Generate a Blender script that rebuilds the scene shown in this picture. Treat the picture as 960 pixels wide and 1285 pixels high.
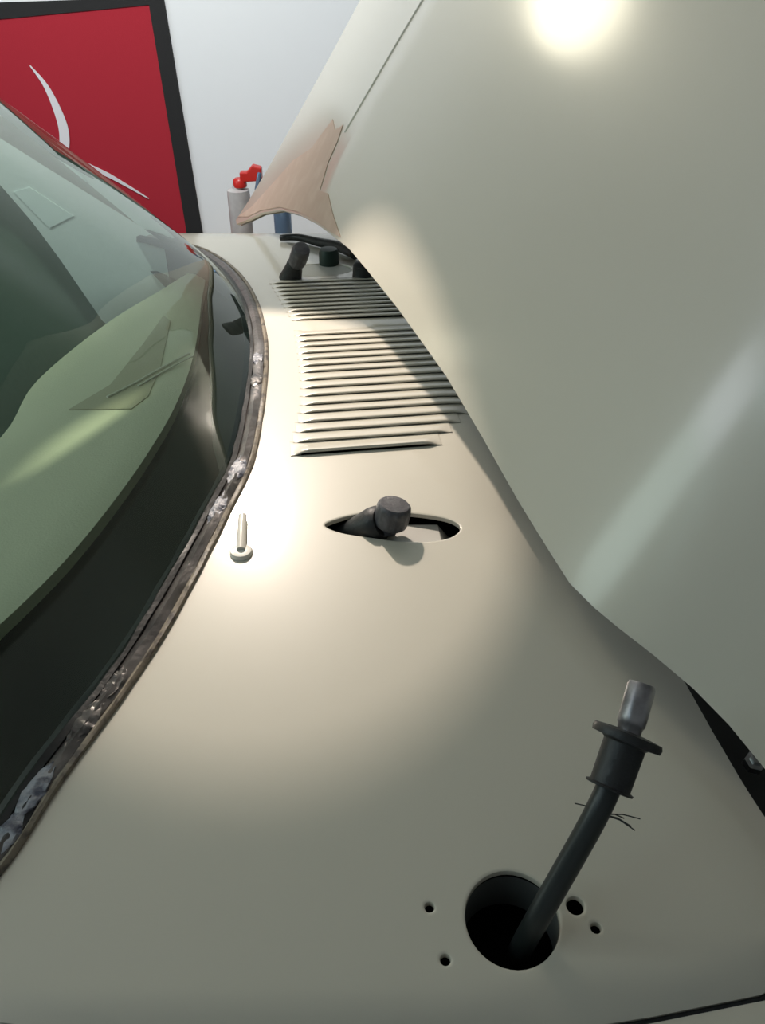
import bpy, bmesh, math, random
from mathutils import Vector, Matrix, noise
from mathutils.geometry import delaunay_2d_cdt, tessellate_polygon
R = math.radians
random.seed(4)
for o in list(bpy.data.objects):
    bpy.data.objects.remove(o)
scene = bpy.context.scene
col = scene.collection

# ------------------------------------------------------------------ camera
CAM = Vector((0, 0, .42)); PITCH = R(36); F = 1028.0
cd = bpy.data.cameras.new('camera'); cam = bpy.data.objects.new('camera', cd); col.objects.link(cam)
cam.location = CAM; cam.rotation_euler = (R(90) - PITCH, 0, 0)
cd.sensor_fit = 'VERTICAL'; cd.sensor_height = 36; cd.lens = 36 * F / 1285; cd.clip_start = .01
scene.camera = cam

# ------------------------------------------------------------------ world, lights, exposure
w = bpy.data.worlds.new('world'); scene.world = w; w.use_nodes = True
w.node_tree.nodes['Background'].inputs[0].default_value = (.8, .9, 1, 1)
w.node_tree.nodes['Background'].inputs[1].default_value = .05
vs = scene.view_settings
vs.view_transform = 'Standard'; vs.look = 'None'; vs.gamma = 1; vs.use_curve_mapping = False
vs.exposure = 0.0

def light(name, kind, loc, power, color, target=None, **kw):
    d = bpy.data.lights.new(name, kind); d.energy = power; d.color = color
    for k, v in kw.items(): setattr(d, k, v)
    o = bpy.data.objects.new(name, d); col.objects.link(o); o.location = loc
    if target is not None:
        o.rotation_euler = (Vector(target) - Vector(loc)).to_track_quat('-Z', 'Y').to_euler()
    return o
LAMP = Vector((-.30, 1.38, .70))
# the lamp's reflector throws a cone; its rim passes through three spots on the cowl
g1, g2, g4 = [(Vector(p) - LAMP).normalized() for p in ((.13, .505, -.03), (-.20, .335, -.03), (-.01, .97, 0))]
axis = (g1 - g2).cross(g1 - g4).normalized()
if axis.dot(g1) < 0: axis = -axis
light('hanging_lamp', 'SPOT', LAMP, 52, (1, .86, .745), LAMP + axis, spot_size=2 * math.acos(axis.dot(g1)), spot_blend=.05, shadow_soft_size=.02)
light('hand_lamp', 'POINT', (-.66, 1.72, .96), 10, (1, .92, .70), shadow_soft_size=.12)
light('ceiling_light', 'AREA', (-1.9, -.2, 1.55), 5.6, (.62, .91, 1), (-1.2, .2, 0), shape='RECTANGLE', size=1.2, size_y=.3)
light('wall_fill', 'SPOT', (-.6, 1.0, 1.55), 110, (.90, .95, 1), (-.5, 2.35, .15), spot_size=R(84), spot_blend=1, shadow_soft_size=.05)  # unseen spot added to brighten the back wall
light('window_daylight', 'AREA', (-2.5, .62, .92), 13, (.86, .93, 1), (0, .62, .92), shape='RECTANGLE', size=.62, size_y=1.3)

# ------------------------------------------------------------------ helpers
def ray(px, py):
    u = (px - 480) / F; v = (642.5 - py) / F
    c, s = math.cos(PITCH), math.sin(PITCH)
    return Vector((u, c + v * s, -s + v * c))
def at_y(px, py, y):
    d = ray(px, py); return CAM + d * (y / d.y)
def at_z(px, py, z):
    d = ray(px, py); return CAM + d * ((z - CAM.z) / d.z)
def at_t(px, py, t):
    return CAM + ray(px, py) * t
def hit(px, py, h):
    d = ray(px, py); z = 0.0
    for _ in range(60):
        p = CAM + d * ((z - CAM.z) / d.z); z += .6 * (h(p.x, p.y) - z)
    return CAM + d * ((z - CAM.z) / d.z)

MATS = {}
def mat(name, base, rough=.5, metal=0, coat=0, coat_rough=.1, bump=0, bump_scale=80, spots=None, spec=.5):
    """principled material; spots = (scale, threshold lo, hi, second colour)"""
    m = bpy.data.materials.new(name); m.use_nodes = True
    nt = m.node_tree; b = nt.nodes['Principled BSDF']
    b.inputs['Base Color'].default_value = (*base, 1); b.inputs['Roughness'].default_value = rough
    b.inputs['Metallic'].default_value = metal; b.inputs['Coat Weight'].default_value = coat
    b.inputs['Coat Roughness'].default_value = coat_rough
    b.inputs['Specular IOR Level'].default_value = spec
    tc = nt.nodes.new('ShaderNodeTexCoord')
    if bump:
        n = nt.nodes.new('ShaderNodeTexNoise'); n.inputs['Scale'].default_value = bump_scale; n.inputs['Detail'].default_value = 4
        nt.links.new(tc.outputs['Object'], n.inputs['Vector'])
        bp = nt.nodes.new('ShaderNodeBump'); bp.inputs['Strength'].default_value = bump; bp.inputs['Distance'].default_value = .002
        nt.links.new(n.outputs['Fac'], bp.inputs['Height']); nt.links.new(bp.outputs['Normal'], b.inputs['Normal'])
    if spots:
        n = nt.nodes.new('ShaderNodeTexNoise'); n.inputs['Scale'].default_value = spots[0]; n.inputs['Detail'].default_value = 5
        nt.links.new(tc.outputs['Object'], n.inputs['Vector'])
        mr = nt.nodes.new('ShaderNodeMapRange'); mr.inputs[1].default_value = spots[1]; mr.inputs[2].default_value = spots[2]
        nt.links.new(n.outputs['Fac'], mr.inputs[0])
        mx = nt.nodes.new('ShaderNodeMix'); mx.data_type = 'RGBA'
        mx.inputs[6].default_value = (*base, 1); mx.inputs[7].default_value = (*spots[3], 1)
        nt.links.new(mr.outputs[0], mx.inputs[0]); nt.links.new(mx.outputs[2], b.inputs['Base Color'])
    MATS[name] = m
    return m
PAINT = (.60, .565, .475)
mat('cream_paint', PAINT, .42, coat=.9, coat_rough=.13)
mat('hood_paint', PAINT, .40, coat=.9, coat_rough=.16)
mat('reflection_pink', (.50, .365, .29), .55, spots=(35, .45, .7, (.55, .42, .34)))
mat('wall_paint', (.80, .82, .84), .8, bump=.1, bump_scale=60)
mat('concrete', (.35, .34, .32), .8, bump=.3, spots=(6, .4, .7, (.25, .25, .24)))
mat('red_cloth', (.40, .012, .028), .85, bump=.4, bump_scale=900)
mat('black_cloth', (.012, .012, .013), .8, bump=.3, bump_scale=700)
mat('white_print', (.75, .73, .76), .7, bump=.2, bump_scale=500)
mat('rubber', (.016, .017, .018), .5, bump=.3, bump_scale=200)
mat('grey_plastic', (.075, .075, .085), .45, bump=.3, bump_scale=300, spots=(120, .5, .7, (.13, .13, .14)))
mat('cable', (.014, .018, .018), .4)
mat('metal_tube', (.42, .40, .41), .35, metal=.7, spots=(90, .4, .7, (.2, .19, .2)))
mat('trim_metal', (.13, .12, .115), .32, metal=.5, bump=.5, bump_scale=90, spots=(30, .48, .7, (.03, .03, .034)))
mat('sealant', (.30, .31, .35), .4, bump=1, bump_scale=150, spots=(110, .45, .62, (.08, .085, .12)))
mat('tan_seal', (.22, .185, .14), .5, bump=.4, bump_scale=200, spots=(80, .5, .65, (.06, .05, .045)))
mat('black_dash', (.006, .005, .004), .18, spec=.35)
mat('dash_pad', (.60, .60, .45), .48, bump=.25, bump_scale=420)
mat('glint_pale', (.72, .72, .62), .2, coat=.6)
mat('pad_shade', (.40, .38, .27), .4, bump=.2, bump_scale=420)
mat('reflection_grey', (.13, .115, .10), .15)
mat('cabin', (.13, .18, .135), .8, bump=.3, bump_scale=90)
mat('cabin_reflection', (.66, .72, .68), .7, bump=.2, bump_scale=120)
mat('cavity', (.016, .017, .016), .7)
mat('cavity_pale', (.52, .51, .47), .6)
mat('collar', (.10, .105, .10), .6)
mat('grey_bottle', (.44, .42, .42), .4, spots=(30, .45, .65, (.52, .50, .49)))
mat('red_plastic', (.55, .02, .015), .35)
mat('blue_metal', (.16, .24, .36), .25, metal=.5)
mat('green_rubber', (.008, .028, .020), .5)
mat('steel', (.4, .4, .4), .35, metal=1)
mat('wood', (.34, .24, .15), .6, spots=(9, .4, .7, (.26, .18, .11)))
mat('clear_plastic', (.80, .77, .70), .2, coat=.5)
mat('pale_quad', (.70, .78, .74), .6)
g = bpy.data.materials.new('tinted_glass'); g.use_nodes = True; nt = g.node_tree
for n in list(nt.nodes):
    if n.type != 'OUTPUT_MATERIAL': nt.nodes.remove(n)
tr = nt.nodes.new('ShaderNodeBsdfTransparent'); tr.inputs[0].default_value = (.74, .86, .75, 1)
gl = nt.nodes.new('ShaderNodeBsdfGlossy'); gl.inputs['Roughness'].default_value = .02
gl.inputs['Color'].default_value = (.95, 1, .97, 1)
fr = nt.nodes.new('ShaderNodeFresnel'); fr.inputs[0].default_value = 1.45
mx = nt.nodes.new('ShaderNodeMixShader')
nt.links.new(fr.outputs[0], mx.inputs[0]); nt.links.new(tr.outputs[0], mx.inputs[1]); nt.links.new(gl.outputs[0], mx.inputs[2])
nt.links.new(mx.outputs[0], nt.nodes['Material Output'].inputs[0]); MATS['tinted_glass'] = g

def tag(o, label=None, cat=None, group=None, kind=None):
    for k, v in (('label', label), ('category', cat), ('group', group), ('kind', kind)):
        if v: o[k] = v
    return o
def empty(name, loc, label, cat, group=None):
    o = bpy.data.objects.new(name, None); col.objects.link(o); o.location = loc; o.empty_display_size = .05
    return tag(o, label, cat, group)
def mesh(name, verts, faces, material, parent=None, smooth=True):
    """links ONE mesh object; coordinates are world, re-based on the parent's origin"""
    me = bpy.data.meshes.new(name)
    off = Vector((0, 0, 0)); p = parent
    while p is not None: off += p.location; p = p.parent
    me.from_pydata([tuple(Vector(v) - off) for v in verts], [], faces)
    bm = bmesh.new(); bm.from_mesh(me); bmesh.ops.remove_doubles(bm, verts=bm.verts, dist=1e-6)
    bmesh.ops.recalc_face_normals(bm, faces=bm.faces)
    for f in bm.faces: f.smooth = smooth
    if smooth:
        for e in bm.edges:
            if len(e.link_faces) == 2 and e.calc_face_angle(0) > R(38): e.smooth = False
    bm.to_mesh(me); bm.free()
    me.materials.append(MATS[material])
    o = bpy.data.objects.new(name, me); col.objects.link(o)
    if parent is not None: o.parent = parent
    return o
def box(name, lo, hi, material, parent=None, bevel=0):
    x0, y0, z0 = lo; x1, y1, z1 = hi
    v = [(x, y, z) for z in (z0, z1) for y in (y0, y1) for x in (x0, x1)]
    f = [(0, 2, 3, 1), (4, 5, 7, 6), (0, 1, 5, 4), (2, 6, 7, 3), (0, 4, 6, 2), (1, 3, 7, 5)]
    o = mesh(name, v, f, material, parent, False)
    if bevel:
        m = o.modifiers.new('bevel', 'BEVEL'); m.width = bevel; m.segments = 3
    return o
def catmull(pts, n=8, closed=False):
    pts = [Vector(p) for p in pts]; out = []; N = len(pts)
    rng = range(N if closed else N - 1)
    for i in rng:
        if closed: a, b, c, d = pts[i - 1], pts[i], pts[(i + 1) % N], pts[(i + 2) % N]
        else: a, b, c, d = pts[max(i - 1, 0)], pts[i], pts[i + 1], pts[min(i + 2, N - 1)]
        for k in range(n):
            t = k / n
            out.append(.5 * (2 * b + (c - a) * t + (2 * a - 5 * b + 4 * c - d) * t * t + (3 * b - a - 3 * c + d) * t ** 3))
    if not closed: out.append(pts[-1])
    return out
def frames(path):
    """tangent, side, up for every point of a path"""
    res = []; up = Vector((0, 0, 1))
    for i in range(len(path)):
        t = (path[min(i + 1, len(path) - 1)] - path[max(i - 1, 0)]).normalized()
        u = up - t * up.dot(t)
        if u.length < 1e-3: u = Vector((0, 1, 0)) - t * t.y
        u.normalize(); up = u
        res.append((t, t.cross(u), u))
    return res
def sweep(path, prof, closed_prof=True, scale=None, wob=0, freq=40):
    """prof: list of (side, up). returns verts, faces"""
    path = [Vector(p) for p in path]; V = []; Fc = []; m = len(prof)
    for i, (p, (t, s, u)) in enumerate(zip(path, frames(path))):
        k = scale(i / (len(path) - 1)) if scale else 1
        for j, (a, b) in enumerate(prof):
            q = p + s * a * k + u * b * k
            if wob: q += (s * noise.noise(q * freq + Vector((7, j, 0))) + u * noise.noise(q * freq + Vector((0, 3, j)))) * wob
            V.append(q)
    for i in range(len(path) - 1):
        for j in range(m if closed_prof else m - 1):
            a, b = i * m + j, i * m + (j + 1) % m
            Fc.append((a, b, b + m, a + m))
    if closed_prof: Fc += [tuple(range(m)), tuple(range((len(path) - 1) * m, len(path) * m))]
    return V, Fc
def circ(r, n=14): return [(r * math.cos(2 * math.pi * k / n), r * math.sin(2 * math.pi * k / n)) for k in range(n)]
def lathe(base, axis, prof, n=28, bumps=None):
    """prof: (radius, height) along axis from base"""
    axis = Vector(axis).normalized(); a = axis.orthogonal().normalized(); b = axis.cross(a); base = Vector(base)
    V = []; Fc = []
    for (r, h) in prof:
        for k in range(n):
            th = 2 * math.pi * k / n; rr = r * (bumps(th, h) if bumps else 1)
            V.append(base + axis * h + (a * math.cos(th) + b * math.sin(th)) * rr)
    for i in range(len(prof) - 1):
        for k in range(n):
            p, q = i * n + k, i * n + (k + 1) % n
            Fc.append((p, q, q + n, p + n))
    Fc += [tuple(range(n)), tuple(range((len(prof) - 1) * n, len(prof) * n))]
    return V, Fc
def inside(p, poly):
    x, y = p[0], p[1]; c = False; j = len(poly) - 1
    for i in range(len(poly)):
        xi, yi = poly[i][0], poly[i][1]; xj, yj = poly[j][0], poly[j][1]
        if (yi > y) != (yj > y) and x < (xj - xi) * (y - yi) / (yj - yi) + xi: c = not c
        j = i
    return c
def seg_dist(p, a, b):
    ab = b - a; t = max(0, min(1, (p - a).dot(ab) / ab.length_squared)); return (p - a - ab * t).length
def poly_dist(p, poly):
    return min(seg_dist(p, poly[i - 1], poly[i]) for i in range(len(poly)))
def sheet(outer, holes, step, clear=.45):
    """2D triangulation of an outline with holes and an even grid inside -> points, triangles"""
    outer = [Vector((p[0], p[1])) for p in outer]; holes = [[Vector((p[0], p[1])) for p in h] for h in holes]
    pts = []; edges = []
    for lp in [outer] + holes:
        s = len(pts); pts += lp; edges += [(s + i, s + (i + 1) % len(lp)) for i in range(len(lp))]
    x0 = min(p.x for p in outer); x1 = max(p.x for p in outer); y0 = min(p.y for p in outer); y1 = max(p.y for p in outer)
    nx = int((x1 - x0) / step); ny = int((y1 - y0) / step)
    for j in range(1, ny):
        for i in range(1, nx):
            p = Vector((x0 + (i + .5 * (j % 2)) * step, y0 + j * step))
            if not inside(p, outer) or poly_dist(p, outer) < step * clear: continue
            if any(inside(p, h) or poly_dist(p, h) < step * clear for h in holes): continue
            pts.append(p)
    v, e, f, *_ = delaunay_2d_cdt(pts, edges, [], 0, 1e-7)
    tris = []
    for t in f:
        c = (v[t[0]] + v[t[1]] + v[t[2]]) / 3
        if inside(c, outer) and not any(inside(c, h) for h in holes): tris.append(tuple(t))
    return [Vector(p) for p in v], tris
def offset_poly(poly, d):
    """grow (d > 0) or shrink a closed outline"""
    poly = [Vector((p[0], p[1])) for p in poly]; area = sum(poly[i - 1].cross(poly[i]) for i in range(len(poly)))
    s = 1 if area > 0 else -1; out = []
    for i in range(len(poly)):
        t = (poly[(i + 1) % len(poly)] - poly[i - 1]).normalized(); out.append(poly[i] + Vector((t.y, -t.x)) * d * s)
    return out
def signed(p, line):
    """distance to an open polyline, positive on its right-hand side"""
    best = 1e9; sg = 1; p = Vector((p[0], p[1]))
    for a, b in zip(line[:-1], line[1:]):
        d = seg_dist(p, a, b)
        if d < best - 1e-9: best = d; sg = 1 if (b - a).cross(p - a) < 0 else -1
    return best * sg

# ------------------------------------------------------------------ room
ZF, ZC = -.92, 1.6
def struct(o): return tag(o, kind='structure')
X0, X1, Y0, Y1 = -2.6, 2.6, -2.2, 2.35
struct(box('floor', (X0 - .1, Y0 - .1, ZF - .1), (X1 + .1, Y1 + .1, ZF), 'concrete'))
struct(box('ceiling', (X0 - .1, Y0 - .1, ZC), (X1 + .1, Y1 + .1, ZC + .1), 'wall_paint'))
struct(box('wall_back', (X0 - .1, Y1, ZF), (X1 + .1, Y1 + .1, ZC), 'wall_paint'))
struct(box('wall_left', (X0 - .1, Y0, ZF), (X0, Y1, ZC), 'wall_paint'))
struct(box('wall_right', (X1, Y0, ZF), (X1 + .1, Y1, ZC), 'wall_paint'))
struct(box('wall_front', (X0 - .1, Y0 - .1, ZF), (X1 + .1, Y0, ZC), 'wall_paint'))

# ------------------------------------------------------------------ car: the cowl surface
YC = .85
def h_crown(x, y): return -.05 * ((y - YC) / .75) ** 2 - (max(0, y - 1.42) ** 2) * 1.1
def V2(v): return Vector((v.x, v.y))
CREASE = [Vector((-.10, 1.62)), Vector((-.015, 1.30)), Vector((.052, .95))] + \
         [V2(hit(a, b, h_crown)) for a, b in ((578, 655), (640, 735), (700, 800), (800, 950), (900, 1110), (1010, 1300))]
SEAM = [V2(hit(a, b, h_crown)) for a, b in ((1130, 1200), (960, 1240), (820, 1268), (700, 1287), (560, 1300), (300, 1310), (-200, 1320))]
def h(x, y):
    z = h_crown(x, y)
    q = -signed((x, y), CREASE) if True else 0
    if q > 0: z -= 2.6 * min(q, .09) ** 2 + max(0, q - .09) * .47
    e = signed((x, y), SEAM)                       # distance inside the panel
    if e < .016: z -= 30 * (.016 - max(e, 0)) ** 2
    return z
# sign check: a point on the windscreen side of the crease must not drop
if -signed((-.1, .6), CREASE) > 0: CREASE.reverse()
if signed((0, .5), SEAM) < 0: SEAM.reverse()
def on(px, py, dz=0):
    p = hit(px, py, h); return Vector((p.x, p.y, p.z + dz))

car = empty('car', (0, .8, ZF), 'cream car with its hood raised, louvred cowl panel and green tinted windshield', 'car')

# windscreen base line: outer edge of the trim on the cowl
WB_PIX = [(232, 306), (262, 316), (295, 338), (320, 372), (334, 420), (335, 470), (328, 530), (316, 585), (290, 640), (252, 715), (205, 800), (152, 880), (75, 985), (0, 1098)]
WB = [V2(hit(a, b, h_crown)) for a, b in WB_PIX]
WB = [WB[0] + Vector((-.10, .10))] + WB + [WB[-1] + (WB[-1] - WB[-2]) * 1.2 + Vector((-.02, 0))]
wb = [V2(p) for p in catmull([p.to_3d() for p in WB], 6)]

# right-hand edge of the cowl panel
EDGE = [Vector((.03, 1.72)), Vector((.075, 1.35)), Vector((.13, .95)), Vector((.20, .56)), V2(hit(872, 866, h_crown)) + Vector((.004, .0)),
        V2(hit(905, 915, h_crown)), V2(hit(960, 1008, h_crown)), Vector((.262, .23))]
edge = [V2(p) for p in catmull([p.to_3d() for p in EDGE], 5)]
seam = [p for p in SEAM if -.42 < p.x < .3]
seam = sorted(seam, key=lambda p: -p.x)
seam_in = [p for p in seam if p.x < .235]
outer = wb[:]                                         # far -> near along the windscreen
outer += [p for p in reversed(seam_in) if p.x > wb[-1].x + .01]    # left -> right along the seam
outer += list(reversed(edge))                         # near -> far along the hood side
outer += [Vector((-.08, 1.74)), Vector((-.2, 1.75)), Vector((-.36, 1.74)), Vector((-.5, 1.66))]

def circle_hole(px, py, r, n=40):
    c = on(px, py); e = on(px + r, py); rr = (V2(e) - V2(c)).length
    return [V2(c) + Vector((rr * math.cos(2 * math.pi * k / n), rr * math.sin(2 * math.pi * k / n))) for k in range(n)]
big_hole = circle_hole(643, 1152, 59)
small_holes = [circle_hole(539, 1138, 6, 16), circle_hole(559, 1204, 6.5, 16), circle_hole(748, 1164, 6.5, 16), circle_hole(722, 1136, 11, 20)]
def pix_hole(pix, n=5): return [V2(p) for p in catmull([V2(on(a, b)).to_3d() for a, b in pix], n, True)]
slot = pix_hole([(408, 659), (424, 651), (450, 645), (485, 642), (525, 645), (557, 650), (574, 657), (577, 665), (565, 674), (540, 679), (505, 679), (465, 674), (428, 668)])
far_slot = pix_hole([(352, 343), (366, 334), (400, 331), (430, 332), (441, 337), (432, 343), (402, 346), (370, 347)])

# louvres: slit positions read along their left-hand ends
AX = Vector((math.cos(R(7.5)), math.sin(R(7.5))))       # the slats' direction
LAT = Vector((-AX.y, AX.x))
near_slits = [(365, 573), (368, 557), (371, 544), (374, 532), (376, 520), (377, 510), (377, 499), (377, 489), (376, 479), (375, 469), (374, 461), (373, 453), (372, 445), (371, 437), (370, 430), (369, 423)]
far_slits = [(366, 403), (362, 397.5), (359, 392), (356, 387), (353, 382), (350, 377), (347, 372), (344, 367), (341, 362), (338, 357)]
def right_end(left, lim):
    """slat end on the hood side: a line that follows the hood"""
    a, b = lim; d = b - a; n = Vector((-d.y, d.x))
    t = (a - left).dot(n) / AX.dot(n); return t
lim = (V2(on(556, 558)), V2(on(586, 522)))
groups = []
for slits in (near_slits, far_slits):
    L = [V2(on(a, b)) for a, b in slits]
    lens = []
    for p in L:
        t = right_end(p, lim); lens.append(max(.12, min(t, .215 - .02 * (slits is far_slits))))
    groups.append((L, lens))
openings = []
for L, lens in groups:
    last = L[-1] + (L[-1] - L[-2]) * .9
    a = [p + AX * .010 + LAT * .001 for p in L] + [last + AX * .010]
    mn = [min(lens[max(0, i - 1)], l) - .008 for i, l in enumerate(lens)]
    b = [p + AX * l + LAT * .001 for p, l in zip(L, mn)] + [last + AX * mn[-1]]
    openings.append(a + list(reversed(b)))

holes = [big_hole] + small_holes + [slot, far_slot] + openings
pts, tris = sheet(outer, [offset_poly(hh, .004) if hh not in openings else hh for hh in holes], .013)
V = [(p.x, p.y, h(p.x, p.y)) for p in pts]; Fc = [tuple(t) for t in tris]
def rim(lp, drop, roll=.0012):
    """rolled edge of a hole or outline"""
    rings = [[(p.x, p.y, h(p.x, p.y)) for p in (offset_poly(lp, q) if q else lp)] for q in ((.004, .0024, roll) if roll else (0,))]
    if roll:
        b = offset_poly(lp, roll * .3); rings.append([(p.x, p.y, h(p.x, p.y) - .0004) for p in b])
    rings.append([(p.x, p.y, h(p.x, p.y) - .0013) for p in lp]); rings.append([(p.x, p.y, h(p.x, p.y) - drop) for p in lp])
    s = len(V); n = len(lp)
    for rg in rings: V.extend(rg)
    for i in range(len(rings) - 1):
        for k in range(n):
            Fc.append((s + i * n + k, s + i * n + (k + 1) % n, s + (i + 1) * n + (k + 1) % n, s + (i + 1) * n + k))
for hh in holes[:7]: rim(hh, .004)
rim([Vector(p) for p in outer], .014, 0)
cowl = mesh('cowl_panel', V, Fc, 'cream_paint', car)

def slat(left, length, pitch, first):
    NU = 30; k = 1.7 if first else 1.0
    # cross-section: (across, height): lip over the slit, long back falling away below the next lip
    prof = [(-.0004, .0008 * k * k), (-.0006, .0016 * k), (-.0002, .0023 * k), (.0010, .0028 * k), (.2 * pitch, .0026 * k), (.5 * pitch, .0016), (.8 * pitch, .0004), (pitch, -.0004), (pitch + .0018, -.0006)]
    V = []; Fc = []; m = len(prof)
    for q in range(NU + 1):
        s = q / NU; s = .5 - .5 * math.cos(math.pi * s); d = min(s, 1 - s) * length
        f = min(1, d / .016); f = f * f * (3 - 2 * f)
        for j, (v, z) in enumerate(prof):
            p = left + AX * (s * length) + LAT * v
            V.append((p.x, p.y, h(p.x, p.y) + (z * f if j < 7 else z * f + .0003 * (1 - f)) + .0003))
    for q in range(NU):
        for j in range(m - 1):
            a = q * m + j; Fc.append((a, a + 1, a + m + 1, a + m))
    o = mesh('louvre_slat', V, Fc, 'cream_paint', cowl)
    sm = o.modifiers.new('thickness', 'SOLIDIFY'); sm.thickness = .0006; sm.offset = -1
    return o
for L, lens in groups:
    for i, p in enumerate(L):
        pitch = ((L[i + 1] - p) if i + 1 < len(L) else (p - L[i - 1])).dot(LAT)
        slat(p + LAT * .0012, lens[i], pitch, i == 0 and L is groups[0][0])

# chamber below the cowl
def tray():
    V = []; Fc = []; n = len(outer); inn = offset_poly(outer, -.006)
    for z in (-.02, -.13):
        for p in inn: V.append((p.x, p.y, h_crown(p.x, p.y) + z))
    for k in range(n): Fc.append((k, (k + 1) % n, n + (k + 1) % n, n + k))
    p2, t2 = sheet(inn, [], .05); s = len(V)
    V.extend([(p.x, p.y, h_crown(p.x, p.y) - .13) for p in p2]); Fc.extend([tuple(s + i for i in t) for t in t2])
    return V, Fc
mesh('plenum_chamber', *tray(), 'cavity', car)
# pale inner ledge seen through the near slot
c = on(535, 668)
V, Fc = sweep([Vector((c.x - .065, c.y - .004, c.z - .016)), Vector((c.x - .02, c.y - .002, c.z - .009)), Vector((c.x + .012, c.y + .0, c.z - .010)), Vector((c.x + .03, c.y + .002, c.z - .035))],
              [(-.022, -.002), (.022, -.002), (.022, .002), (-.022, .002)])
tag(mesh('inner_ledge', V, Fc, 'cavity_pale', car), 'pale inner ledge seen inside the oval opening')
c = on(412, 340)
tag(mesh('inner_ledge', [(c.x + a, c.y + b, c.z - .004 - q) for q in (0, .003) for a, b in ((-.10, -.03), (.10, -.02), (.10, .05), (-.10, .05))],
     [(0, 1, 2, 3), (4, 5, 6, 7), (0, 1, 5, 4), (1, 2, 6, 5), (2, 3, 7, 6), (3, 0, 4, 7)], 'cavity_pale', car, False), 'pale inner ledge seen inside the far opening')
# pipe collar under the round hole
bc = sum(big_hole, Vector((0, 0))) / len(big_hole); br = (big_hole[0] - bc).length
V = []; Fc = []; n = 40
for z, r in ((-.0035, br * 1.01), (-.018, br * 1.01), (-.034, br * 1.01)):
    for k in range(n):
        th = 2 * math.pi * k / n; V.append((bc.x + r * math.cos(th), bc.y + r * math.sin(th), h(bc.x, bc.y) + z))
for i in range(2):
    for k in range(n): Fc.append((i * n + k, i * n + (k + 1) % n, (i + 1) * n + (k + 1) % n, (i + 1) * n + k))
mesh('hole_collar', V, Fc, 'collar', car)

# fender beyond the seam
fo = [p + Vector((0, -.0028)) for p in seam] + [Vector((-.42, -.25)), Vector((.4, -.25))]
fo = [p for p in [Vector((.42, fo[0].y + .02))] + fo]
p2, t2 = sheet(fo, [], .02)
def hf(x, y):
    e = abs(signed((x, y), SEAM)); return h_crown(x, y) - .006 - 22 * max(0, .012 - e) ** 2 - .5 * e * e
mesh('fender', [(p.x, p.y, hf(p.x, p.y)) for p in p2], t2, 'cream_paint', car)
s_path = [(p.x, p.y - .0014, h_crown(p.x, p.y) - .0125) for p in seam]
mesh('seam_filler', *sweep(s_path, circ(.0035, 8)), 'rubber', car)

# ------------------------------------------------------------------ wiper spindles
def up_at(px, py, z):
    """point on a view ray, z above the cowl"""
    d = ray(px, py); zz = 0.0
    for _ in range(60):
        p = CAM + d * ((zz - CAM.z) / d.z); zz += .6 * (h(p.x, p.y) + z - zz)
    return CAM + d * ((zz - CAM.z) / d.z)
def spindle(k0, k1, r0, r1, c0, c1, rc, label):
    """tapered knuckle lying in the opening and a ribbed cap on it"""
    k0, k1, c0, c1 = (up_at(*p) for p in (k0, k1, c0, c1))
    r = empty('wiper_spindle', Vector((0, 0, 0)), None, None); r.parent = car; r.location = k0 - car.location
    tag(r, label)
    ax = k1 - k0; l = ax.length
    mesh('knuckle', *lathe(k0, ax, [(r0 * .6, 0), (r0, .06 * l), (r0 + (r1 - r0) * .5, .4 * l), (r1, .8 * l), (r1, .93 * l), (r1 * .85, l), (r1 * .4, 1.01 * l)]), 'rubber', r)
    ax = c1 - c0; l = ax.length
    ribs = lambda th, hh: 1 + .03 * math.cos(12 * th) * (0.25 * l < hh < .9 * l)
    mesh('spindle_cap', *lathe(c0, ax, [(rc * .5, -.3 * l), (rc * .5, 0), (rc * .85, .02 * l), (rc * .97, .1 * l), (rc, .3 * l), (rc, .75 * l), (rc * .97, .9 * l), (rc * .84, .98 * l), (rc * .4, l)], 48, ribs), 'grey_plastic', r)
spindle((424, 672, -.022), (480, 655, .006), .007, .0155, (489, 659, .004), (496, 632, .026), .0148, 'dark spindle with ribbed grey cap in the nearer oval opening')
spindle((364, 352, -.004), (371, 329, .026), .017, .012, (372, 331, .024), (379, 311, .053), .0125, 'dark spindle with grey cap in the far opening')

# washer nozzle by the windscreen
c = on(303, 694)
nz = mesh('washer_nozzle', *lathe(c, (0, 0, 1), [(.0095, -.003), (.0095, .0015), (.0085, .003), (.004, .0036)], 24), 'clear_plastic', car)
tag(nz, 'small pale round nozzle on the cowl beside the windshield')
d = (on(305, 652) - c)
mesh('nozzle_stem', *sweep([c + Vector((0, 0, .003)), c + d * .5 + Vector((0, 0, .004)), c + d + Vector((0, 0, .004))], circ(.004, 12)), 'clear_plastic', nz)

# rubber buffers and seal strip at the far end
c = on(413, 330); mesh('rubber_buffer', *lathe(c - Vector((0, 0, .004)), (0, 0, 1), [(.012, 0), (.0155, .003), (.0155, .020), (.013, .026), (.006, .027)], 20), 'green_rubber', car)
c = on(458, 347); mesh('rubber_buffer', *lathe(c - Vector((0, 0, .004)), (0, 0, 1), [(.015, 0), (.019, .003), (.017, .022), (.013, .026), (.006, .027)], 20), 'rubber', car)
sp = catmull([on(352, 303, .006), on(375, 304, .008), on(400, 310, .008), on(425, 317, .010), on(446, 326, .010)], 6)
mesh('hood_seal', *sweep(sp, circ(.0065, 10), scale=lambda t: .7 + .8 * t), 'rubber', car)

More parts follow.
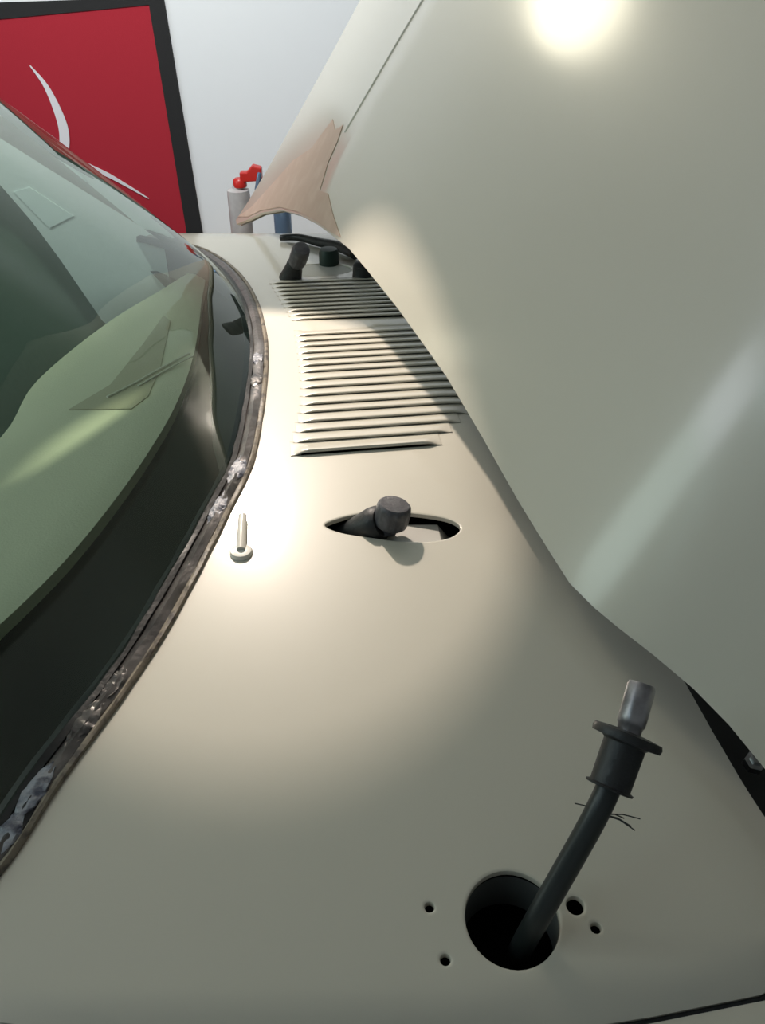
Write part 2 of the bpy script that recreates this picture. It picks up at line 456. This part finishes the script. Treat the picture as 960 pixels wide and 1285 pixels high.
# ------------------------------------------------------------------ windshield
wbz = [Vector((p.x, p.y, h_crown(p.x, p.y))) for p in wb]
def inset(d, dz): return [Vector((p.x - nrm.x * d, p.y - nrm.y * d, p.z + dz)) for p, nrm in zip(wbz, wn)]
wn = []
for i in range(len(wb)):
    t = (wb[min(i + 1, len(wb) - 1)] - wb[max(i - 1, 0)]).normalized(); wn.append(Vector((-t.y, t.x)) if True else t)
wn = [n if n.x > 0 else -n for n in wn]
ws = empty('windshield', (0, 0, 0), None, None); ws.parent = car; ws.location = -car.location + Vector((-.2, .7, 0))
wsoff = ws
mesh('seal_lip', *sweep(inset(.0015, .001), circ(.0028, 8), wob=.0006), 'tan_seal', ws)
mesh('trim_strip', *sweep(inset(.010, -.001), [(-.0075, -.002), (-.006, .003), (0, .0055), (.006, .003), (.0075, -.002), (0, -.004)], wob=.0012, freq=45), 'trim_metal', ws)
mesh('rubber_gasket', *sweep(inset(.0215, -.001), [(-.006, -.005), (-.005, .004), (0, .006), (.005, .004), (.006, -.005)], wob=.0008), 'rubber', ws)
# torn foil and sealant scraps caught in the trim
for (a, b, n, r, m) in ((12, 1062, 4, .006, 'sealant'), (50, 1000, 5, .0065, 'sealant'), (120, 908, 5, .006, 'trim_metal'), (150, 868, 4, .005, 'trim_metal'), (275, 640, 4, .005, 'sealant'), (302, 590, 4, .0065, 'sealant'), (322, 480, 3, .0055, 'trim_metal'), (318, 455, 3, .005, 'sealant')):
    c = on(a, b, .005); i = min(range(len(wbz)), key=lambda k: (wbz[k] - c).length)
    i0, i1 = max(0, i - n // 2), min(len(wbz) - 1, i + n // 2)
    path = [inset(.011, .003)[k] for k in range(i0, i1 + 1)]
    fine = catmull(path, 9)
    mesh('seal_scrap', *sweep(fine, [(x * 1.15, y * .28) for x, y in circ(r, 12)], wob=.0016, freq=200, scale=lambda t: .2 + .85 * math.sin(math.pi * min(max(t, .04), .96))), m, ws)
gb = inset(.019, .003)
P0 = gb[5]; P1 = at_y(-6, 150, 1.30)
DF = (P1 - Vector((gb[5].x, gb[5].y, gb[5].z))) * 1.9
DN = Vector((-.62, .06, .56)); DC = Vector((-.60, 0, .50))
gbase = gb[4:]
V = []; Fc = []; NT = 10; N = len(gbase)
for i, p in enumerate(gbase):
    s = i / (N - 1)
    D = DF.lerp(DC, min(1, s / .45)) if s < .45 else DC.lerp(DN, (s - .45) / .55)
    for k in range(NT + 1):
        t = k / NT; V.append(p + D * t + Vector((.05, 0, .06)) * math.sin(math.pi * t) * .25 * min(1, s * 3))
for i in range(N - 1):
    for k in range(NT):
        a = i * (NT + 1) + k; Fc.append((a, a + 1, a + NT + 2, a + NT + 1))
tag(mesh('glass_pane', V, Fc, 'tinted_glass', ws), 'green tinted curved glass')
pil = [gbase[0] + DF * (k / 10) + Vector((0, .012, .004)) for k in range(11)]
mesh('windshield_pillar', *sweep(pil, [(-.020, -.012), (-.018, .004), (-.006, .009), (.010, .006), (.014, -.002), (.012, -.012)], scale=lambda t: .35 + 2.2 * t), 'hood_paint', car)

# ------------------------------------------------------------------ dashboard and cabin, below the glass
ZD = -.075
def dz(px, py, z=ZD): p = at_z(px, py, z); return Vector((p.x, p.y))
dash = empty('dashboard', (0, 0, 0), None, None); dash.parent = car; dash.location = Vector((-.45, .7, ZD)) - car.location
sh = [p + Vector((.012, 0)) for p in [V2(q) for q in inset(.016, 0)]]
sh_poly = sh + [dz(a, b) for a, b in ((-400, 1060), (-240, 840), (-110, 660), (5, 556), (60, 492), (140, 412), (215, 358))]
p2, t2 = sheet(sh_poly, [], .04)
mesh('dash_shelf', [(p.x, p.y, ZD - .018) for p in p2], t2, 'black_dash', dash)
pad_pix = [(254, 333), (252, 380), (243, 440), (222, 500), (188, 560), (142, 625), (80, 700), (0, 778), (-120, 880), (-200, 800), (-120, 640), (0, 545), (45, 475), (130, 405), (195, 365)]
pad = [V2(p) for p in catmull([dz(a, b).to_3d() for a, b in pad_pix], 5, True)]
p2, t2 = sheet(pad, [], .02)
def padz(p):
    e = min(poly_dist(p, pad), .03); return ZD + .004 * (1 - (1 - e / .03) ** 2) - .004
V = [(p.x, p.y, padz(p)) for p in p2]; s = len(V); n = len(pad); Fc = [tuple(t) for t in t2]
V += [(p.x, p.y, ZD - .004) for p in pad] + [(p.x, p.y, ZD - .018) for p in pad]
Fc += [(s + k, s + (k + 1) % n, s + n + (k + 1) % n, s + n + k) for k in range(n)]
tag(mesh('dash_pad', V, Fc, 'dash_pad', dash), 'pale green grained pad')
g0 = [dz(a, b).to_3d() + Vector((0, 0, ZD + .002)) for a, b in ((238, 445), (205, 462), (170, 482), (135, 500))]
mesh('vent_glint', *sweep(catmull(g0, 6), circ(.0018, 8)), 'glint_pale', dash)  # pale strips; the glint beside the vent is put into their colour
mesh('vent_glint', *sweep([p + Vector((.006, -.009, 0)) for p in catmull(g0[:3], 6)], circ(.0014, 8)), 'glint_pale', dash)
ep = [dz(a, b, ZD - .012) for a, b in ((259, 345), (300, 372), (318, 420), (320, 480), (306, 545), (278, 600), (267, 560), (263, 470))]  # flat panel, the grey reflection in the glass put into its colour
mesh('glass_reflection', [(p.x, p.y, ZD - .012) for p in ep] + [(p.x, p.y, ZD - .018) for p in ep],
     [tuple(range(8))] + [(k, (k + 1) % 8, 8 + (k + 1) % 8, 8 + k) for k in range(8)], 'reflection_grey', dash)
cabin = box('cabin_floor', (-2.0, .0, -.75), (-.5, 1.62, -.70), 'cabin', car)
def panel(name, pix, y, th, material, parent, extra=()):
    q = [at_y(a, b, y) for a, b in pix] + [Vector(v) for v in extra]; n = len(q)
    return mesh(name, q + [p + Vector((0, th, 0)) for p in q], [tuple(range(n)), tuple(range(n, 2 * n))] + [(k, (k + 1) % n, n + (k + 1) % n, n + k) for k in range(n)], material, parent, False)
PL = [(236, 316), (120, 232), (0, 172), (-100, 112), (-300, -10)]
door = panel('cabin_side', PL, 1.47, .03, 'cabin', car, [(-2.0, 1.47, -.70), (-.36, 1.47, -.70)])
panel('trim_reflection', PL[:4] + [(-100, 162), (0, 232), (40, 278), (75, 325), (128, 402), (160, 430), (230, 400)], 1.44, .02, 'cabin_reflection', door)  # side trim, pale with the wall's reflection painted into its colour
panel('pale_quad', [(17, 241), (37, 235), (92, 271), (62, 286)], 1.4385, .0012, 'pale_quad', door)  # thin pale four-sided patch in front of the trim
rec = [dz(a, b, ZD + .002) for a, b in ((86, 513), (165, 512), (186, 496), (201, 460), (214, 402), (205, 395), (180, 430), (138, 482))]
tag(mesh('recess_shade', [(p.x, p.y, ZD + q) for q in (.0012, -.004) for p in rec], [tuple(range(8))] + [(k, (k + 1) % 8, 8 + (k + 1) % 8, 8 + k) for k in range(8)], 'pad_shade', dash), 'darker olive patch on the pad, recess shade in its colour')  # flat patch without depth, shade of a recess painted in darker olive
# ------------------------------------------------------------------ hood
A = at_z(715, 735, .03); n_ = Vector((-.808, -.314, .494)).normalized()          # outer skin faces the windshield
e = (Vector((-.27, 1.55, -.04)) - A); e = (e - n_ * e.dot(n_)).normalized()
up = n_.cross(e).normalized()
if up.z < 0: up = -up
def plane_uv(px, py, c=0):
    d = ray(px, py); t = (n_.dot(A - CAM) + c) / n_.dot(d); p = CAM + d * t - A
    return Vector((p.dot(e), p.dot(up)))
K0, K1 = plane_uv(735, 735), plane_uv(960, 400)
K0, K1 = K0 - (K1 - K0) * .3, K0 + (K1 - K0) * 2.5
R0, R1 = plane_uv(540, 0), plane_uv(424, 200)
R0, R1 = R0 + (R0 - R1) * 3, R1 - (R0 - R1) * 1.5
def side(p, a, b):
    d = (b - a).normalized(); return d.cross(p - a)
kn = -1 if side(Vector((-.5, .2)), K0, K1) < 0 else 1
rn = -1 if side(Vector((1.5, .2)), R0, R1) < 0 else 1
def bulge(p):
    c = -.045 * (p.x - .55) ** 2 - .04 * (p.y - .3) ** 2
    q = kn * side(p, K0, K1) + .03
    if q > 0: c -= (1.6 * q * q if q < .09 else 1.6 * .0081 + .288 * (q - .09))
    q = rn * side(p, R0, R1)
    if q > 0: c -= .12 * q + .0015 * min(1, q / .004)
    return c
def hood_uv(px, py):
    """first crossing of a view ray with the hood's outer skin"""
    d = ray(px, py)
    def f(t):
        p = CAM + d * t - A; q = Vector((p.dot(e), p.dot(up))); return p.dot(n_) - bulge(q), q
    t0 = .15; v0, q0 = f(t0); best = (abs(v0), q0)
    while t0 < 3:
        t1 = t0 + .02; v1, q1 = f(t1)
        if v0 > 0 >= v1:
            for _ in range(40):
                tm = (t0 + t1) / 2; v, q = f(tm)
                if v > 0: t0 = tm
                else: t1 = tm
            return q
        if abs(v1) < best[0]: best = (abs(v1), q1)
        t0, v0 = t1, v1
    print('no hood crossing', px, py, best)
    return best[1]
def hood_pt(p, off=0): return A + e * p.x + up * p.y + n_ * (bulge(p) + off)
edge_pix = [(960, 965), (915, 910), (870, 864), (820, 822), (775, 787), (745, 762), (728, 745), (715, 732), (690, 693), (650, 628), (605, 548), (560, 472), (500, 388), (460, 338), (438, 312), (418, 296), (398, 281), (375, 269), (352, 263), (328, 267), (312, 275), (297, 281), (296, 276)]
side_pix = [(312, 252), (340, 205), (380, 133), (420, 60), (452, 0)]
ho = [hood_uv(a, b) for a, b in edge_pix + side_pix]
dd = ho[-1] - ho[-2]
top = 1.0
ho.append(ho[-1] + dd.normalized() * .35)
d0 = (ho[0] - ho[1]).normalized()
near = [Vector((-.75, 1.0)), Vector((-.75, .55)), Vector((-.55, .32))]
ho = ho + [Vector((ho[-1].x - .1, max(1.0, ho[-1].y + .1)))] + near
p2, t2 = sheet(ho, [], .022)
V = [hood_pt(p) for p in p2]; Fc = [tuple(t) for t in t2]
s = len(V); n = len(ho)
for off, ins in ((0, 0), (-.002, -.0006), (-.006, 0), (-.006, .012)):
    rg = offset_poly(ho, -ins) if ins else ho
    V += [hood_pt(p, off) for p in rg]
for i in range(3):
    Fc += [(s + i * n + k, s + i * n + (k + 1) % n, s + (i + 1) * n + (k + 1) % n, s + (i + 1) * n + k) for k in range(n)]
s2 = len(V); V += [hood_pt(p, -.010) for p in p2]; Fc += [tuple(s2 + i for i in reversed(t)) for t in t2]
hood = mesh('hood', V, Fc, 'hood_paint', car)
tag(hood, 'raised cream hood with soft bends')
RB = hood_uv(433, 166)
rl = [p for p in [RB + (R0 - RB) * (k / 60) for k in range(61)] if inside(p, ho)]
mesh('edge_bead', *sweep([hood_pt(p, -.0006) for p in rl], circ(.0024, 8)), 'hood_paint', hood)
# patch in the far corner, the hood's pinkish reflection put into its colour
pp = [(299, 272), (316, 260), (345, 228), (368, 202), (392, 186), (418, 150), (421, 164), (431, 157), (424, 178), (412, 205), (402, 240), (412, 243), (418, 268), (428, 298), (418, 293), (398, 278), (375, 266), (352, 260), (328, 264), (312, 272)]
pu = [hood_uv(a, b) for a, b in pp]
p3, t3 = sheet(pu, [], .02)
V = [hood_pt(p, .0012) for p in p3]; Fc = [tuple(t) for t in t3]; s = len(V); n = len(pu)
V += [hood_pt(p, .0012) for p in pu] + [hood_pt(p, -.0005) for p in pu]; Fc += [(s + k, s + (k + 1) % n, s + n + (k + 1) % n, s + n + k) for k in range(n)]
tag(mesh('reflection_patch', V, Fc, 'reflection_pink', hood), 'ragged pinkish painted reflection in the far corner')
# dark gutter below the hood's near edge, with a bolt
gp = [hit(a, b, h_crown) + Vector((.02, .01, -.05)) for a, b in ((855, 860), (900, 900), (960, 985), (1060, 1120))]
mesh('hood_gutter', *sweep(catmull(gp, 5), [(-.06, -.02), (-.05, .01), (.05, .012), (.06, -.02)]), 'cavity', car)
c = at_z(948, 955, -.036); mesh('bolt', *lathe(c, (0, -.2, 1), [(.007, -.006), (.007, .0), (.0045, .001), (.0045, .005), (.003, .006)], 6), 'steel', car)
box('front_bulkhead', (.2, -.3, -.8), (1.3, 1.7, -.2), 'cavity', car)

# ------------------------------------------------------------------ cable with grommet, pulled out of the round hole
def lift(px, py, z):
    return at_z(px, py, h_crown(0, .25) + z)
cp = [lift(648, 1205, -.055), lift(655, 1188, -.02), lift(675, 1152, .012), lift(700, 1108, .034), (lift(733, 1050, .060)), lift(755, 1008, .076), lift(768, 978, .084)]
cable = empty('hose', Vector((cp[1].x, cp[1].y, cp[1].z)), 'black hose with flanged grommet and metal tip rising from the round hole', 'hose')
fine = catmull(cp, 8)
mesh('hose_tube', *sweep(fine, circ(.0066, 18)), 'cable', cable)
gb0, gb1 = lift(764, 990, .081), lift(787, 925, .100)
ga = (gb1 - gb0).normalized(); gl_ = (gb1 - gb0).length
mesh('grommet', *lathe(gb0, ga, [(.0075, 0), (.0125, .0002), (.0128, .0012), (.0108, .002), (.0112, gl_ - .004), (.0125, gl_ - .003), (.0182, gl_ - .0025), (.0188, gl_), (.018, gl_ + .002), (.009, gl_ + .003), (.006, gl_ + .0031)], 36), 'rubber', cable)
tp = gb1 + ga * .002; te = lift(806, 858, .119); ta = (te - tp).normalized(); tl = (te - tp).length
rr = lambda th, hh: 1 + .02 * math.cos(6 * th)
tag(mesh('hose_tip', *lathe(tp, ta, [(.0062, 0), (.0066, .004), (.0074, .005), (.0076, .009), (.0076, tl - .002), (.0068, tl), (.005, tl), (.005, tl - .006)], 30, rr), 'metal_tube', cable), 'grey metal tip')
m0 = lift(757, 1022, .072)
for k, (dx, dy, dz_) in enumerate(((-.014, .006, .001), (.010, -.003, .001), (.015, -.008, -.002), (.018, -.004, .002), (.012, -.009, .003))):
    q = Vector((dx, dy, dz_)); mesh('loose_thread', *sweep([m0, m0 + q * .5 + Vector((0, 0, .002)), m0 + q], circ(.00035, 5)), 'rubber', cable)

# ------------------------------------------------------------------ banner on the back wall
YB = Y1 - .006
def bp(px, py, dy=0): return at_y(px, py, YB - dy)
def plate(name, pix, material, parent, dy, th=.004, world=None):
    q = [bp(a, b, dy) for a, b in pix] if world is None else world
    n = len(q); v2 = [Vector((p.x, p.z)) for p in q]; p3, t3 = sheet(v2, [], .08)
    V = []
    for p in p3: V.append((p.x, YB - dy, p.y))
    Fc = [tuple(t) for t in t3]; s = len(V)
    V += [(p.x, YB - dy, p.z) for p in q] + [(p.x, YB - dy + th, p.z) for p in q]
    Fc += [(s + k, s + (k + 1) % n, s + n + (k + 1) % n, s + n + k) for k in range(n)]
    return mesh(name, V, Fc, material, parent, False)
ORT, ORB = bp(205, -4), bp(263, 345)
IRT, IRB = bp(187, 6), bp(243, 345)
OLT, ILT = bp(0, 3), bp(0, 24)
def ext(a, b, k): return a + (b - a) * k
ORB, IRB = ext(ORT, ORB, 1.6), ext(IRT, IRB, 1.6)
OLT, ILT = ext(ORT, OLT, 3.2), ext(IRT, ILT, 3.4)
banner = empty('banner', Vector((-1.0, YB, .0)), 'red cloth banner with black border and white swoosh hanging on the white wall', 'banner')
OLB = Vector((OLT.x, YB, ORB.z)); ILB = Vector((ILT.x, YB, IRB.z + .06))
plate('red_field', None, 'red_cloth', banner, 0, world=[ILT, IRT, IRB, ILB])
plate('banner_border', None, 'black_cloth', banner, .002, world=[OLT, ORT, ORB, IRB, IRT, ILT])
def swoosh(c, wd): 
    c = [bp(a, b) for a, b in c]; c = catmull(c, 6); L = []; Rr = []
    for i, p in enumerate(c):
        t = (c[min(i + 1, len(c) - 1)] - c[max(i - 1, 0)]).normalized(); nn = Vector((-t.z, 0, t.x)); s = i / (len(c) - 1)
        ww = wd(s); L.append(p + nn * ww); Rr.append(p - nn * ww)
    return L + list(reversed(Rr))
plate('white_swoosh', None, 'white_print', banner, .003, .002, swoosh([(38, 82), (58, 108), (74, 142), (81, 168), (80, 196), (76, 222)], lambda s: .0005 + .0125 * math.sin(math.pi * (.02 + .75 * s)) ** 1.2))
plate('white_swoosh', None, 'white_print', banner, .003, .002, swoosh([(88, 198), (110, 208), (135, 219), (160, 233), (187, 249)], lambda s: .0005 + .009 * (1 - s) ** .8))
plate('black_print', [(190, 283), (195, 276), (200, 277), (206, 288), (206, 300), (190, 300)], 'black_cloth', banner, .003, .002)

# ------------------------------------------------------------------ bench with bottles behind the car
bench = empty('workbench', (-.2, 2.1, ZF), 'wooden workbench behind the car, below the bottles', 'workbench')
box('bench_top', (-.52, 1.83, -.37), (.4, 2.33, -.33), 'wood', bench)
for x in (-.48, .36):
    for y in (1.86, 2.28): box('leg', (x - .03, y - .03, ZF), (x + .03, y + .03, -.37), 'wood', bench)
YBt = 2.13; ZB = -.33
bl = at_y(286, 238, YBt); brr = at_y(318, 303, YBt); cx = at_y(302, 270, YBt).x
wz = (at_y(316, 270, YBt).x - at_y(288, 270, YBt).x) / 2
topz = at_y(300, 240, YBt - wz).z
bot = empty('spray_bottle', (cx, YBt, ZB), 'grey spray bottle with red trigger head standing behind the hood corner', 'bottle')
mesh('bottle_body', *lathe((cx, YBt, ZB), (0, 0, 1), [(wz * .9, 0), (wz, .006), (wz, topz - ZB - .02), (wz * .97, topz - ZB - .004), (wz * .5, topz - ZB), (wz * .42, topz - ZB + .012)], 28), 'grey_bottle', bot)
hz = topz + .010
hc = at_y(313, 222, YBt)
V, Fc = [], []
mesh('spray_collar', *lathe((cx + .006, YBt, hz - .006), (0, 0, 1), [(.017, 0), (.0175, .004), (.016, .016), (.012, .02)], 20), 'red_plastic', bot)
a0 = at_y(301, 214, YBt); a1 = at_y(326, 208, YBt)
th = [(a0.x, hz + .006), (a1.x + .004, hz + .010), (a1.x + .004, hz + .040), (a1.x - .018, hz + .046), (a0.x + .018, hz + .030), (a0.x, hz + .030)]
V = [(x, YBt + d, z) for d in (-.013, .013) for x, z in th]; k = len(th)
Fc = [tuple(range(k)), tuple(range(k, 2 * k))] + [(i, (i + 1) % k, k + (i + 1) % k, k + i) for i in range(k)]
o = mesh('trigger_head', V, Fc, 'red_plastic', bot, False); bv = o.modifiers.new('bevel', 'BEVEL'); bv.width = .003; bv.segments = 2
a2 = at_y(322, 224, YBt)
mesh('spray_tube', *lathe((a2.x, YBt - .012, hz - .012), (.25, 0, 1), [(.006, 0), (.006, .04), (.004, .044)], 14), 'blue_metal', bot)
cxx = at_y(355, 280, YBt).x; wr = (at_y(366, 280, YBt).x - at_y(344, 280, YBt).x) / 2
can = empty('spray_can', (cxx, YBt, ZB), 'slim blue metal can standing under the raised hood corner', 'can')
ctop = at_y(350, 232, YBt).z
mesh('can_body', *lathe((cxx, YBt, ZB), (0, 0, 1), [(wr * .95, 0), (wr, .004), (wr, ctop - ZB - .02), (wr * .7, ctop - ZB - .004), (wr * .4, ctop - ZB)], 28), 'blue_metal', can)
mesh('can_cap', *lathe((cxx, YBt, ctop - .004), (0, 0, 1), [(wr * .55, 0), (wr * .55, .016), (wr * .4, .02)], 20), 'grey_plastic', can)
